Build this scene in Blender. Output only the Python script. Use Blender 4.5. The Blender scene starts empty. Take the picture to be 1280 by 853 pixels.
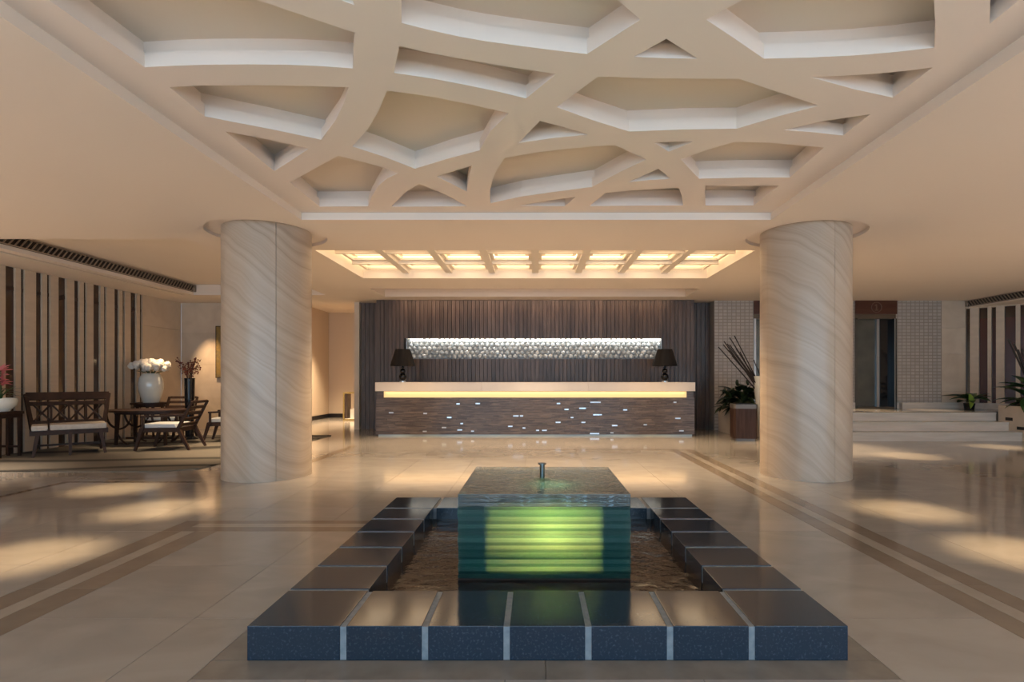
import bpy, bmesh, math, random
from mathutils import Vector, Matrix
random.seed(7)
sc = bpy.context.scene
COL = sc.collection
PI = math.pi
# ------------------------------------------------------------------ camera, world, light, exposure
F, VU, VV, H = 696.0, 669.0, 473.0, 1.2          # focal length (px), vanishing point (px), eye height
cam = bpy.data.objects.new('camera', bpy.data.cameras.new('camera')); COL.objects.link(cam)
cam.location = (0, 0, H); cam.rotation_euler = (PI/2, 0, 0)
cam.data.sensor_width = 36; cam.data.lens = 36*F/1280
cam.data.shift_x = -(VU-640)/1280; cam.data.shift_y = (VV-426.5)/1280
cam.data.clip_start = 0.05
sc.camera = cam
w = bpy.data.worlds.new('world'); sc.world = w; w.use_nodes = True
w.node_tree.nodes['Background'].inputs[0].default_value = (0.62, 0.78, 1.0, 1)
w.node_tree.nodes['Background'].inputs[1].default_value = 0.5
sc.view_settings.view_transform = 'Standard'; sc.view_settings.look = 'None'
sc.view_settings.gamma = 1.0; sc.view_settings.use_curve_mapping = False
sc.view_settings.exposure = 0.55
try:
    sc.cycles.use_denoising = True
except Exception: pass

def light(name, kind, loc, energy, color, rot=(0, 0, 0), **kw):
    d = bpy.data.lights.new(name, kind); d.energy = energy; d.color = color
    for k, v in kw.items(): setattr(d, k, v)
    o = bpy.data.objects.new(name, d); COL.objects.link(o); o.location = loc; o.rotation_euler = rot
    return o
WARM = (1.0, 0.66, 0.36); WARM2 = (1.0, 0.74, 0.48)
# daylight through the glazed entrance front behind the camera
light('entrance_daylight', 'AREA', (1.0, -4.9, 1.5), 400, (0.46, 0.74, 1.0), (PI/2, 0, 0), shape='RECTANGLE', size=17, size_y=2.7)
# narrow pool spots, and wide ones added to brighten floor and ceiling: (x, y, watts, cone degrees)
for (x, y, e, a) in [(-3.42, 3.75, 62, 22), (-3.45, 5.1, 62, 22), (-4.55, 6.05, 60, 21), (3.38, 5.05, 62, 22), (3.35, 3.8, 62, 22),
                     (5.75, 8.6, 62, 23), (8.1, 9.7, 56, 23), (-5.0, 12.3, 40, 26), (-5.2, 13.0, 40, 26), (-5.5, 15.4, 80, 80), (-5.2, 14.2, 60, 70),
                     (7.2, 12.0, 40, 36), (8.6, 12.0, 34, 30), (-6.6, 10.0, 30, 60), (-7.5, 11.6, 30, 50), (0, 10.2, 56, 80),
                     (-2.4, 10.2, 50, 80), (2.4, 10.2, 50, 80), (0, 7.4, 56, 80), (-2, 7.4, 52, 80), (2, 7.4, 52, 80), (-4.8, 9.4, 70, 70), (4.9, 9.6, 70, 60)]:
    light('pool_fill_spot', 'SPOT', (x, y, 2.95), e*8, (1.0, 0.70, 0.38) if a < 30 else (1.0, 0.73, 0.45), (0, 0, 0), spot_size=math.radians(a), spot_blend=1.0, shadow_soft_size=0.10)

# spots added out of view, their floor bounce warms and lifts the ceiling
for (x, y) in [(a, b) for b in (-3.6, -1.8) for a in (-7.2, -4.8, -2.4, 0, 2.4, 4.8, 7.2, 9.4)]+[(-7.2, 0.4), (-4.6, 0.4), (4.6, 0.4), (7.2, 0.4), (9.4, 0.4),
              (-7.4, 2.6), (-5.9, 1.9), (5.9, 1.9), (7.8, 2.6), (9.8, 2.6), (-7.4, 4.8), (7.2, 4.8), (9.6, 4.8), (8.9, 7.0), (-7.6, 6.4)]:
    light('ceiling_bounce_spot', 'SPOT', (x, y, 2.95), 110 if y < -3 else 250 if y < -1 else 640 if x < 0 else 740, (1.0, 0.80, 0.60), (0, 0, 0), spot_size=math.radians(72), spot_blend=1.0, shadow_soft_size=0.08)

# ------------------------------------------------------------------ materials
MATS = {}
def mat(name, base, rough=0.5, metal=0.0, var=None, scale=6.0, detail=6.0, bump=0.0, bscale=None, spec=0.5, stretch=None,
        coat=0.0, emit=None, estr=0.0, dist=0.0, rand=0.0, island=0.0, lo=0.35, hi=0.65, coatr=0.05):
    m = bpy.data.materials.new(name); m.use_nodes = True; MATS[name] = m
    nt = m.node_tree; N = nt.nodes; L = nt.links; b = N['Principled BSDF']
    b.inputs['Base Color'].default_value = (*base, 1); b.inputs['Roughness'].default_value = rough
    b.inputs['Metallic'].default_value = metal; b.inputs['Specular IOR Level'].default_value = spec
    b.inputs['Coat Weight'].default_value = coat; b.inputs['Coat Roughness'].default_value = coatr
    if emit: b.inputs['Emission Color'].default_value = (*emit, 1); b.inputs['Emission Strength'].default_value = estr
    vec = None
    if var or bump:
        tc = N.new('ShaderNodeTexCoord'); mp = N.new('ShaderNodeMapping'); L.new(tc.outputs['Object'], mp.inputs[0])
        if stretch: mp.inputs['Scale'].default_value = stretch
        vec = mp.outputs[0]
    col = None
    if var:
        n = N.new('ShaderNodeTexNoise'); n.inputs['Scale'].default_value = scale; n.inputs['Detail'].default_value = detail
        n.inputs['Distortion'].default_value = dist; L.new(vec, n.inputs['Vector'])
        r = N.new('ShaderNodeValToRGB'); r.color_ramp.elements[0].position = lo; r.color_ramp.elements[1].position = hi
        r.color_ramp.elements[0].color = (*base, 1); r.color_ramp.elements[1].color = (*var, 1)
        L.new(n.outputs['Fac'], r.inputs[0]); col = r.outputs[0]; L.new(col, b.inputs['Base Color'])
    if rand or island:
        hs = N.new('ShaderNodeHueSaturation'); hs.inputs['Color'].default_value = (*base, 1)
        if col: L.new(col, hs.inputs['Color'])
        mr = N.new('ShaderNodeMapRange'); k = rand or island
        mr.inputs['To Min'].default_value = 1-k; mr.inputs['To Max'].default_value = 1+k
        if rand: L.new(N.new('ShaderNodeObjectInfo').outputs['Random'], mr.inputs[0])
        else: L.new(N.new('ShaderNodeNewGeometry').outputs['Random Per Island'], mr.inputs[0])
        L.new(mr.outputs[0], hs.inputs['Value']); L.new(hs.outputs[0], b.inputs['Base Color'])
    if bump:
        n2 = N.new('ShaderNodeTexNoise'); n2.inputs['Scale'].default_value = bscale or scale*3; n2.inputs['Detail'].default_value = 4
        L.new(vec, n2.inputs['Vector']); bp = N.new('ShaderNodeBump'); bp.inputs['Strength'].default_value = bump
        bp.inputs['Distance'].default_value = 0.02; L.new(n2.outputs['Fac'], bp.inputs['Height']); L.new(bp.outputs[0], b.inputs['Normal'])
    return m

mat('ceiling_paint', (0.86, 0.74, 0.63), 0.85, var=(0.87, 0.755, 0.645), scale=0.6)
mat('well_paint', (0.87, 0.757, 0.668), 0.85)
mat('backing_paint', (0.78, 0.67, 0.56), 0.85)
mat('wall_plaster', (0.66, 0.54, 0.42), 0.7)
mat('floor_marble', (0.30, 0.274, 0.250), 0.10, var=(0.345, 0.318, 0.290), scale=1.7, dist=1.2, rand=0.05, stretch=(1, 1.6, 1), bump=0.012, bscale=3)
mat('floor_far', (0.30, 0.274, 0.250), 0.10, var=(0.345, 0.318, 0.290), scale=1.7, dist=1.2, stretch=(1, 1.6, 1), bump=0.012, bscale=3)
mat('bounce_stone', (0.58, 0.52, 0.45), 0.2, var=(0.62, 0.56, 0.49), scale=1.5)  # made paler than the lobby floor to bounce light up
mat('floor_grout', (0.14, 0.115, 0.09), 0.5)
mat('inlay_dark', (0.20, 0.16, 0.125), 0.12, var=(0.23, 0.185, 0.145), scale=5, rand=0.05)
mat('inlay_light', (0.32, 0.28, 0.24), 0.12, var=(0.36, 0.32, 0.275), scale=5, rand=0.04)
mat('inlay_brown', (0.13, 0.09, 0.06), 0.15)
mat('surround_stone', (0.23, 0.205, 0.175), 0.22, var=(0.19, 0.168, 0.142), scale=7)
mat('granite', (0.014, 0.026, 0.044), 0.11, var=(0.045, 0.07, 0.10), scale=90, detail=2, lo=0.55, hi=0.8, rand=0.12)
mat('joint_metal', (0.16, 0.19, 0.215), 0.5, var=(0.23, 0.255, 0.275), scale=30)
mat('basin', (0.02, 0.013, 0.010), 0.4)
mat('water', (0.014, 0.007, 0.004), 0.03, bump=0.35, bscale=9, spec=0.22)
mat('slat_stone', (0.62, 0.50, 0.38), 0.5, var=(0.56, 0.45, 0.34), scale=3, stretch=(1, 1, 4))
mat('stone_panel', (0.58, 0.47, 0.36), 0.4, var=(0.66, 0.55, 0.43), scale=2.2, dist=0.8, rand=0.05)
mat('dark_glass', (0.06, 0.032, 0.02), 0.07, spec=0.7)
mat('red_interior', (0.09, 0.025, 0.015), 0.2)
mat('wood_batten', (0.070, 0.048, 0.040), 0.38, var=(0.125, 0.092, 0.078), scale=9, stretch=(3, 3, 0.25), rand=0.30)
mat('wood_back', (0.02, 0.013, 0.010), 0.6)
mat('counter_stone', (0.80, 0.69, 0.58), 0.3, var=(0.85, 0.74, 0.63), scale=2)
mat('counter_mosaic', (0.080, 0.055, 0.044), 0.35, var=(0.15, 0.108, 0.086), scale=5, stretch=(1, 3, 8), island=0.35)
mat('mirror_tile', (0.62, 0.64, 0.66), 0.3, metal=1.0)
mat('plinth_glass', (0.35, 0.42, 0.42), 0.15)
mat('glow_strip', (0.5, 0.36, 0.2), 0.5, emit=(1.0, 0.64, 0.27), estr=0.48)
mat('led_white', (1, 0.95, 0.85), 0.5, emit=(1.0, 0.86, 0.66), estr=4.0)
mat('diffuser', (0.95, 0.85, 0.7), 0.5, emit=(1.0, 0.80, 0.54), estr=2.2)
mat('coffer_paint', (0.86, 0.76, 0.64), 0.7)
mat('crystal', (0.52, 0.58, 0.61), 0.22, metal=0.15, rand=0.22)
mat('niche_white', (0.55, 0.56, 0.56), 0.4)
mat('lamp_shade', (0.006, 0.0045, 0.004), 0.75)
mat('lamp_black', (0.008, 0.008, 0.009), 0.08)
mat('clear_base', (0.7, 0.72, 0.74), 0.08, metal=0.3)
mat('tile_wall', (0.5, 0.45, 0.4), 0.4)
mat('elev_wood', (0.075, 0.022, 0.012), 0.3, var=(0.10, 0.035, 0.02), scale=6, stretch=(0.3, 1, 4))
mat('steel', (0.42, 0.43, 0.44), 0.35, metal=1.0)
mat('dark_steel', (0.10, 0.11, 0.115), 0.22, metal=0.9)
mat('elev_door', (0.10, 0.12, 0.125), 0.20, metal=0.85, var=(0.14, 0.16, 0.165), scale=3)
mat('black', (0.006, 0.006, 0.006), 0.5)
mat('step_stone', (0.66, 0.60, 0.53), 0.3, var=(0.56, 0.50, 0.43), scale=4, stretch=(0.4, 4, 4))
mat('furniture_wood', (0.030, 0.014, 0.009), 0.5, spec=0.25, var=(0.05, 0.024, 0.015), scale=12, stretch=(1, 1, 0.4))
mat('cushion', (0.58, 0.52, 0.45), 0.9, var=(0.50, 0.44, 0.38), scale=25, bump=0.15, bscale=120)
mat('cushion_blue', (0.62, 0.63, 0.64), 0.9, bump=0.15, bscale=120)
mat('porcelain', (0.78, 0.78, 0.72), 0.18, coat=0.4)
mat('black_ceramic', (0.008, 0.009, 0.012), 0.12)
mat('petal_white', (0.88, 0.80, 0.70), 0.7)
mat('petal_pink', (0.75, 0.16, 0.20), 0.6, var=(0.85, 0.35, 0.36), scale=20)
mat('leaf', (0.020, 0.060, 0.014), 0.35, var=(0.04, 0.10, 0.025), scale=8, rand=0.3)
mat('leaf_dark', (0.014, 0.030, 0.012), 0.35, var=(0.03, 0.05, 0.018), scale=8, rand=0.3)
mat('leaf_lime', (0.32, 0.42, 0.05), 0.4, var=(0.22, 0.34, 0.04), scale=8)
mat('berry', (0.16, 0.035, 0.02), 0.5, rand=0.3)
mat('twig', (0.07, 0.03, 0.018), 0.6)
mat('stick', (0.018, 0.010, 0.008), 0.5)
mat('gold', (0.42, 0.31, 0.12), 0.4, metal=0.6)
mat('white_paint', (0.82, 0.80, 0.75), 0.4)
mat('baseboard', (0.015, 0.010, 0.008), 0.3)
mat('vent_dark', (0.035, 0.024, 0.018), 0.5)
mat('vent_blade', (0.34, 0.26, 0.19), 0.5)
mat('planter_stone', (0.66, 0.56, 0.45), 0.4, var=(0.60, 0.50, 0.39), scale=3)
mat('bin_wood', (0.040, 0.020, 0.015), 0.45, spec=0.2, var=(0.06, 0.032, 0.024), scale=10, stretch=(4, 4, 0.3))
mat('painting', (0.16, 0.13, 0.07), 0.5, var=(0.30, 0.19, 0.05), scale=4, dist=2)
mat('soil', (0.03, 0.02, 0.015), 0.9)
mat('bronze', (0.13, 0.095, 0.065), 0.4, metal=0.3)
mat('bin_steel', (0.16, 0.15, 0.14), 0.45, metal=0.4)
mat('emblem', (0.20, 0.12, 0.09), 0.35, metal=0.5)

def marble_column():
    m = mat('column_marble', (0.55, 0.5, 0.44), 0.30); nt = m.node_tree; N = nt.nodes; L = nt.links; b = N['Principled BSDF']
    tc = N.new('ShaderNodeTexCoord')
    n0 = N.new('ShaderNodeTexNoise'); n0.inputs['Scale'].default_value = 1.1; n0.inputs['Detail'].default_value = 2; L.new(tc.outputs['Object'], n0.inputs['Vector'])
    dot = N.new('ShaderNodeVectorMath'); dot.operation = 'DOT_PRODUCT'; dot.inputs[1].default_value = (0.62, 0.0, 0.78); L.new(tc.outputs['Object'], dot.inputs[0])
    add = N.new('ShaderNodeMath'); add.operation = 'MULTIPLY_ADD'; add.inputs[1].default_value = 0.30
    L.new(n0.outputs['Fac'], add.inputs[0]); L.new(dot.outputs['Value'], add.inputs[2])
    cx = N.new('ShaderNodeCombineXYZ'); L.new(add.outputs[0], cx.inputs[0])
    n1 = N.new('ShaderNodeTexNoise'); n1.inputs['Scale'].default_value = 11; n1.inputs['Detail'].default_value = 7; n1.inputs['Roughness'].default_value = 0.62
    L.new(cx.outputs[0], n1.inputs['Vector'])
    r = N.new('ShaderNodeValToRGB'); e = r.color_ramp.elements
    e[0].position = 0.30; e[0].color = (0.34, 0.255, 0.185, 1); e[1].position = 0.47; e[1].color = (0.48, 0.385, 0.295, 1)
    x = e.new(0.70); x.color = (0.56, 0.475, 0.385, 1)
    L.new(n1.outputs['Fac'], r.inputs[0]); L.new(r.outputs[0], b.inputs['Base Color'])
marble_column()

def tile_wall():
    m = MATS['tile_wall']; nt = m.node_tree; N = nt.nodes; L = nt.links; b = N['Principled BSDF']
    tc = N.new('ShaderNodeTexCoord'); sp = N.new('ShaderNodeSeparateXYZ'); cx = N.new('ShaderNodeCombineXYZ')
    L.new(tc.outputs['Object'], sp.inputs[0]); L.new(sp.outputs[0], cx.inputs[0]); L.new(sp.outputs[2], cx.inputs[1])
    br = N.new('ShaderNodeTexBrick'); br.offset = 0; L.new(cx.outputs[0], br.inputs['Vector'])
    br.inputs['Color1'].default_value = (0.42, 0.375, 0.335, 1); br.inputs['Color2'].default_value = (0.50, 0.45, 0.40, 1)
    br.inputs['Mortar'].default_value = (0.31, 0.27, 0.235, 1); br.inputs['Scale'].default_value = 1
    br.inputs['Brick Width'].default_value = 0.10; br.inputs['Row Height'].default_value = 0.075; br.inputs['Mortar Size'].default_value = 0.010
    L.new(br.outputs['Color'], b.inputs['Base Color'])
    bp = N.new('ShaderNodeBump'); bp.inputs['Strength'].default_value = 0.5; bp.inputs['Distance'].default_value = 0.01; bp.invert = True
    L.new(br.outputs['Fac'], bp.inputs['Height']); L.new(bp.outputs[0], b.inputs['Normal'])
tile_wall()

def rug_mat():
    m = mat('rug', (0.3, 0.27, 0.22), 0.95); nt = m.node_tree; N = nt.nodes; L = nt.links; b = N['Principled BSDF']
    tc = N.new('ShaderNodeTexCoord'); mp = N.new('ShaderNodeMapping'); L.new(tc.outputs['Object'], mp.inputs[0])
    mp.inputs['Rotation'].default_value = (0, 0, -0.5); mp.inputs['Scale'].default_value = (0.35, 0.8, 1)
    wv = N.new('ShaderNodeTexWave'); wv.bands_direction = 'Y'; wv.inputs['Scale'].default_value = 0.5; wv.inputs['Distortion'].default_value = 9.0
    wv.inputs['Detail'].default_value = 1.5; wv.inputs['Detail Scale'].default_value = 0.7; L.new(mp.outputs[0], wv.inputs['Vector'])
    r = N.new('ShaderNodeValToRGB'); e = r.color_ramp.elements; e[0].position = 0.03; e[0].color = (0.035, 0.03, 0.024, 1); e[1].position = 0.26; e[1].color = (0.145, 0.128, 0.104, 1)
    L.new(wv.outputs['Fac'], r.inputs[0]); L.new(r.outputs[0], b.inputs['Base Color'])
    n = N.new('ShaderNodeTexNoise'); n.inputs['Scale'].default_value = 150; bp = N.new('ShaderNodeBump'); bp.inputs['Strength'].default_value = 0.3
    L.new(n.outputs['Fac'], bp.inputs['Height']); L.new(bp.outputs[0], b.inputs['Normal'])
rug_mat()

def glass_mats():
    def g(name, tint, body, wt, wg, rnd, rough=0.06, bump=0.0):
        m = bpy.data.materials.new(name); m.use_nodes = True; MATS[name] = m; nt = m.node_tree; N = nt.nodes; L = nt.links
        N.remove(N['Principled BSDF']); out = N['Material Output']
        tr = N.new('ShaderNodeBsdfTransparent')
        tl = N.new('ShaderNodeBsdfTranslucent'); df = N.new('ShaderNodeBsdfDiffuse')
        oi = N.new('ShaderNodeObjectInfo'); mr = N.new('ShaderNodeMapRange'); mr.inputs['To Min'].default_value = 1-rnd; mr.inputs['To Max'].default_value = 1+rnd
        L.new(oi.outputs['Random'], mr.inputs[0])
        hs = N.new('ShaderNodeHueSaturation'); hs.inputs['Color'].default_value = (*body, 1); L.new(mr.outputs[0], hs.inputs['Value'])
        ht = N.new('ShaderNodeHueSaturation'); ht.inputs['Color'].default_value = (*tint, 1); mt = N.new('ShaderNodeMapRange'); mt.inputs['To Min'].default_value = 1-rnd*.8; mt.inputs['To Max'].default_value = 1.0
        L.new(oi.outputs['Random'], mt.inputs[0]); L.new(mt.outputs[0], ht.inputs['Value']); L.new(ht.outputs[0], tr.inputs[0])
        L.new(hs.outputs[0], tl.inputs[0]); L.new(hs.outputs[0], df.inputs[0])
        m1 = N.new('ShaderNodeMixShader'); m1.inputs[0].default_value = 0.65; L.new(df.outputs[0], m1.inputs[1]); L.new(tl.outputs[0], m1.inputs[2])
        m2 = N.new('ShaderNodeMixShader'); m2.inputs[0].default_value = wt; L.new(m1.outputs[0], m2.inputs[1]); L.new(tr.outputs[0], m2.inputs[2])
        gl = N.new('ShaderNodeBsdfGlossy'); gl.inputs['Roughness'].default_value = rough
        fr = N.new('ShaderNodeFresnel'); fr.inputs[0].default_value = 1.5
        mu = N.new('ShaderNodeMath'); mu.operation = 'MULTIPLY_ADD'; mu.inputs[1].default_value = 0.9; mu.inputs[2].default_value = wg; mu.use_clamp = True
        L.new(fr.outputs[0], mu.inputs[0])
        if bump:
            tc = N.new('ShaderNodeTexCoord'); n = N.new('ShaderNodeTexNoise'); n.inputs['Scale'].default_value = 14; n.inputs['Detail'].default_value = 3
            L.new(tc.outputs['Object'], n.inputs['Vector']); bp = N.new('ShaderNodeBump'); bp.inputs['Strength'].default_value = bump; bp.inputs['Distance'].default_value = 0.02
            L.new(n.outputs['Fac'], bp.inputs['Height']); L.new(bp.outputs[0], gl.inputs['Normal']); L.new(bp.outputs[0], fr.inputs['Normal'])
        m3 = N.new('ShaderNodeMixShader'); L.new(mu.outputs[0], m3.inputs[0]); L.new(m2.outputs[0], m3.inputs[1]); L.new(gl.outputs[0], m3.inputs[2])
        L.new(m3.outputs[0], out.inputs[0])
    g('glass_layer', (0.88, 0.98, 0.93), (0.12, 0.46, 0.42), 0.74, 0.0, 0.25, 0.22); g('glass_layer_dark', (0.70, 0.90, 0.82), (0.06, 0.30, 0.30), 0.70, 0.0, 0.35, 0.22)
    g('glass_core', (0.6, 0.9, 0.6), (0.90, 0.86, 0.58), 0.03, 0.0, 0.15, 0.3); g('glass_core_dark', (0.5, 0.8, 0.55), (0.55, 0.66, 0.38), 0.03, 0.0, 0.3, 0.3)
    g('glass_top', (0.92, 0.98, 0.95), (0.14, 0.30, 0.30), 0.87, 0.03, 0.1, 0.04, 0.5)
    g('clear_pane', (0.9, 0.95, 0.95), (0.3, 0.3, 0.3), 0.95, 0.02, 0.0, 0.03)
glass_mats()

# ------------------------------------------------------------------ helpers
def link(name, me, m, parent=None):
    o = bpy.data.objects.new(name, me); COL.objects.link(o)
    if m and not me.materials: me.materials.append(MATS[m])
    if parent: o.parent = parent
    return o
def mesh(name, bm, smooth=False):
    bmesh.ops.recalc_face_normals(bm, faces=bm.faces[:])
    me = bpy.data.meshes.new(name); bm.to_mesh(me); bm.free()
    for p in me.polygons: p.use_smooth = smooth
    if smooth:
        try: me.set_sharp_from_angle(angle=math.radians(40))
        except Exception: pass
    return me
def ob(name, bm, m, parent=None, smooth=False): return link(name, mesh(name, bm, smooth), m, parent)
def tag(o, label, cat=None, group=None, kind=None):
    if label: o['label'] = label
    if cat: o['category'] = cat
    if group: o['group'] = group
    if kind: o['kind'] = kind
    return o
def thing(name, label, cat, loc=(0, 0, 0), rz=0, group=None, kind=None):
    o = bpy.data.objects.new(name, None); COL.objects.link(o); o.location = loc; o.rotation_euler = (0, 0, rz); o.empty_display_size = 0.1
    return tag(o, label, cat, group, kind)
def copy_tree(o, parent=None):
    c = o.copy(); COL.objects.link(c)
    if parent: c.parent = parent
    for ch in list(o.children): copy_tree(ch, c)
    return c
def B(): return bmesh.new()
def box(bm, x0, x1, y0, y1, z0, z1, bev=0):
    vs = [bm.verts.new(p) for p in [(x0, y0, z0), (x1, y0, z0), (x1, y1, z0), (x0, y1, z0), (x0, y0, z1), (x1, y0, z1), (x1, y1, z1), (x0, y1, z1)]]
    fs = [bm.faces.new([vs[i] for i in f]) for f in [(3, 2, 1, 0), (4, 5, 6, 7), (0, 1, 5, 4), (1, 2, 6, 5), (2, 3, 7, 6), (3, 0, 4, 7)]]
    if bev:
        es = list({e for f in fs for e in f.edges})
        bmesh.ops.bevel(bm, geom=es, offset=bev, segments=2, profile=0.7, affect='EDGES')
    return bm
def bx(x0, x1, y0, y1, z0, z1, bev=0): return box(B(), x0, x1, y0, y1, z0, z1, bev)
def bar(bm, p0, p1, wd, dp, wd1=None, dp1=None, up=(0, 0, 1)):
    p0 = Vector(p0); p1 = Vector(p1); d = (p1-p0).normalized(); u = Vector(up)
    if abs(d.dot(u)) > 0.95: u = Vector((0, 1, 0))
    s = d.cross(u).normalized(); t = s.cross(d).normalized(); wd1 = wd1 or wd; dp1 = dp1 or dp
    q = []
    for p, a, b in ((p0, wd/2, dp/2), (p1, wd1/2, dp1/2)):
        q += [bm.verts.new(p+s*i*a+t*j*b) for i, j in ((-1, -1), (1, -1), (1, 1), (-1, 1))]
    for f in [(3, 2, 1, 0), (4, 5, 6, 7), (0, 1, 5, 4), (1, 2, 6, 5), (2, 3, 7, 6), (3, 0, 4, 7)]: bm.faces.new([q[i] for i in f])
    return bm
def tube(bm, pts, r, n=8, r1=None):
    pts = [Vector(p) for p in pts]; rings = []
    for i, p in enumerate(pts):
        d = (pts[min(i+1, len(pts)-1)]-pts[max(i-1, 0)]).normalized(); u = Vector((0, 0, 1)) if abs(d.z) < 0.9 else Vector((1, 0, 0))
        s = d.cross(u).normalized(); t = s.cross(d)
        rr = r if r1 is None else r+(r1-r)*i/(len(pts)-1)
        rings.append([bm.verts.new(p+(s*math.cos(a)+t*math.sin(a))*rr) for a in [2*PI*k/n for k in range(n)]])
    for a, b in zip(rings, rings[1:]):
        for k in range(n): bm.faces.new([a[k], a[(k+1) % n], b[(k+1) % n], b[k]])
    bm.faces.new(rings[0][::-1]); bm.faces.new(rings[-1]); return bm
def lathe(bm, prof, n=32, c=(0, 0, 0)):
    rings = []
    for r, z in prof:
        if r < 1e-5: rings.append([bm.verts.new((c[0], c[1], c[2]+z))])
        else: rings.append([bm.verts.new((c[0]+r*math.cos(2*PI*k/n), c[1]+r*math.sin(2*PI*k/n), c[2]+z)) for k in range(n)])
    for a, b in zip(rings, rings[1:]):
        for k in range(n):
            k2 = (k+1) % n
            if len(a) == 1 and len(b) == 1: continue
            if len(a) == 1: bm.faces.new([a[0], b[k], b[k2]])
            elif len(b) == 1: bm.faces.new([a[k], a[k2], b[0]])
            else: bm.faces.new([a[k], a[k2], b[k2], b[k]])
    return bm
def prism(bm, poly, z0, z1):
    lo = [bm.verts.new((x, y, z0)) for x, y in poly]; hi = [bm.verts.new((x, y, z1)) for x, y in poly]
    bm.faces.new(lo[::-1]); bm.faces.new(hi); n = len(poly)
    for i in range(n): bm.faces.new([lo[i], lo[(i+1) % n], hi[(i+1) % n], hi[i]])
    return bm
def plate(name, outer, holes, z0, z1, m, parent=None, smooth=False):
    cu = bpy.data.curves.new(name, 'CURVE'); cu.dimensions = '2D'; cu.fill_mode = 'BOTH'; cu.extrude = (z1-z0)/2
    for poly in [outer]+holes:
        s = cu.splines.new('POLY'); s.points.add(len(poly)-1); s.use_cyclic_u = True
        for p, (x, y) in zip(s.points, poly): p.co = (x, y, 0, 1)
    t = bpy.data.objects.new('tmp', cu); COL.objects.link(t)
    me = bpy.data.meshes.new_from_object(t.evaluated_get(bpy.context.evaluated_depsgraph_get())); me.name = name
    bpy.data.objects.remove(t); bpy.data.curves.remove(cu)
    for v in me.vertices: v.co.z += (z0+z1)/2
    bm = B(); bm.from_mesh(me); bmesh.ops.remove_doubles(bm, verts=bm.verts[:], dist=1e-5); bpy.data.meshes.remove(me)
    return ob(name, bm, m, parent, smooth)
def rect(x0, x1, y0, y1): return [(x0, y0), (x1, y0), (x1, y1), (x0, y1)]
def circ(x, y, r, n=64): return [(x+r*math.cos(2*PI*k/n), y+r*math.sin(2*PI*k/n)) for k in range(n)]
def struct(name, bm, m, label, parent=None, smooth=False):
    o = ob(name, bm, m, parent, smooth); return tag(o, label, None, None, 'structure')
def pyr(u, v, Z):                                   # photo point on a horizontal plane of height Z -> plan coordinates
    y = F*(Z-H)/(VV-v); return ((u-VU)*y/F, y)

ZC, ZL = 2.975, 3.056
WX0, WX1, WY0, WY1 = -2.62, 2.64, -1.2, 6.24         # ceiling well
CX0, CX1, CY0, CY1 = -3.05, 3.05, 7.72, 9.88         # coffered panel
SX0, SX1, SY0, SY1 = -3.27, 3.27, 11.03, 12.11       # slot before the timber wall
RX0, RX1, RY0, RY1 = -7.29, -4.46, 7.1, 11.88        # raised lounge ceiling
COLS = [(-3.305, 6.88, 0.507), (3.345, 6.91, 0.518)]
LWX, RWX, BY = -8.33, 10.9, 13.1

# ------------------------------------------------------------------ floor
BANDS = []
def band(x0, x1, y0, y1, m): BANDS.append((x0, x1, y0, y1, m))
for x0, x1, m in [(-2.93, -2.77, 'inlay_dark'), (-2.77, -2.667, 'inlay_light'), (-2.667, -2.49, 'inlay_dark')]: band(x0, x1, 0.8, 4.36, m)
band(-2.93, -2.77, 4.36, 4.69, 'inlay_dark'); band(-2.77, -1.374, 4.59, 4.69, 'inlay_dark'); band(-2.77, -1.374, 4.49, 4.59, 'inlay_light'); band(-2.77, -1.374, 4.36, 4.49, 'inlay_dark')
for x0, x1, m in [(2.25, 2.396, 'inlay_dark'), (2.396, 2.50, 'inlay_light'), (2.50, 2.64, 'inlay_dark')]: band(x0, x1, 0.8, 9.30, m)
band(-0.4, 2.64, 9.30, 9.38, 'inlay_dark'); band(-3.28, -3.15, 7.6, 9.89, 'inlay_dark')
band(-5.46, -5.37, 3.8, 6.46, 'inlay_brown'); band(-5.37, -3.86, 6.40, 6.46, 'inlay_brown')
PX0, PX1, PY0, PY1 = -1.224, 1.329, 2.366, 4.919     # pool
band(PX0-0.15, 1.46, PY0-0.15, PY0, 'surround_stone'); band(PX0-0.15, PX0, PY0, PY1+0.15, 'surround_stone')
band(PX1, 1.46, PY0, PY1+0.15, 'surround_stone'); band(PX0, PX1, PY1, PY1+0.15, 'surround_stone')
floor = struct('floor', bx(LWX-0.3, RWX+0.5, -5.0, 19, -0.25, -0.010), 'floor_grout', 'polished beige marble floor of the lobby')
T = 0.79; GX0, GY0 = -1.70-9*T, 2.78-3*T; GX1, GY1 = GX0+19*T, GY0+12*T
holes = [(a[0], a[1], a[2], a[3]) for a in BANDS]+[(PX0, PX1, PY0, PY1)]
holes += []
def sub(rs, h):
    out = []
    for (a, b, c, d) in rs:
        e, f, g, i = h
        if e >= b-1e-6 or f <= a+1e-6 or g >= d-1e-6 or i <= c+1e-6: out.append((a, b, c, d)); continue
        if a < e: out.append((a, e, c, d))
        if f < b: out.append((f, b, c, d))
        x0, x1 = max(a, e), min(b, f)
        if c < g: out.append((x0, x1, c, g))
        if i < d: out.append((x0, x1, i, d))
    return out
def piece(name, r, m, j=0.0015):
    x0, x1, y0, y1 = r
    if x1-x0 < 0.02 or y1-y0 < 0.02: return
    cx, cy = (x0+x1)/2, (y0+y1)/2
    o = ob(name, bx(x0-cx+j, x1-cx-j, y0-cy+j, y1-cy-j, -0.010, 0), m, floor); o.location = (cx, cy, 0); return o
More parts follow.
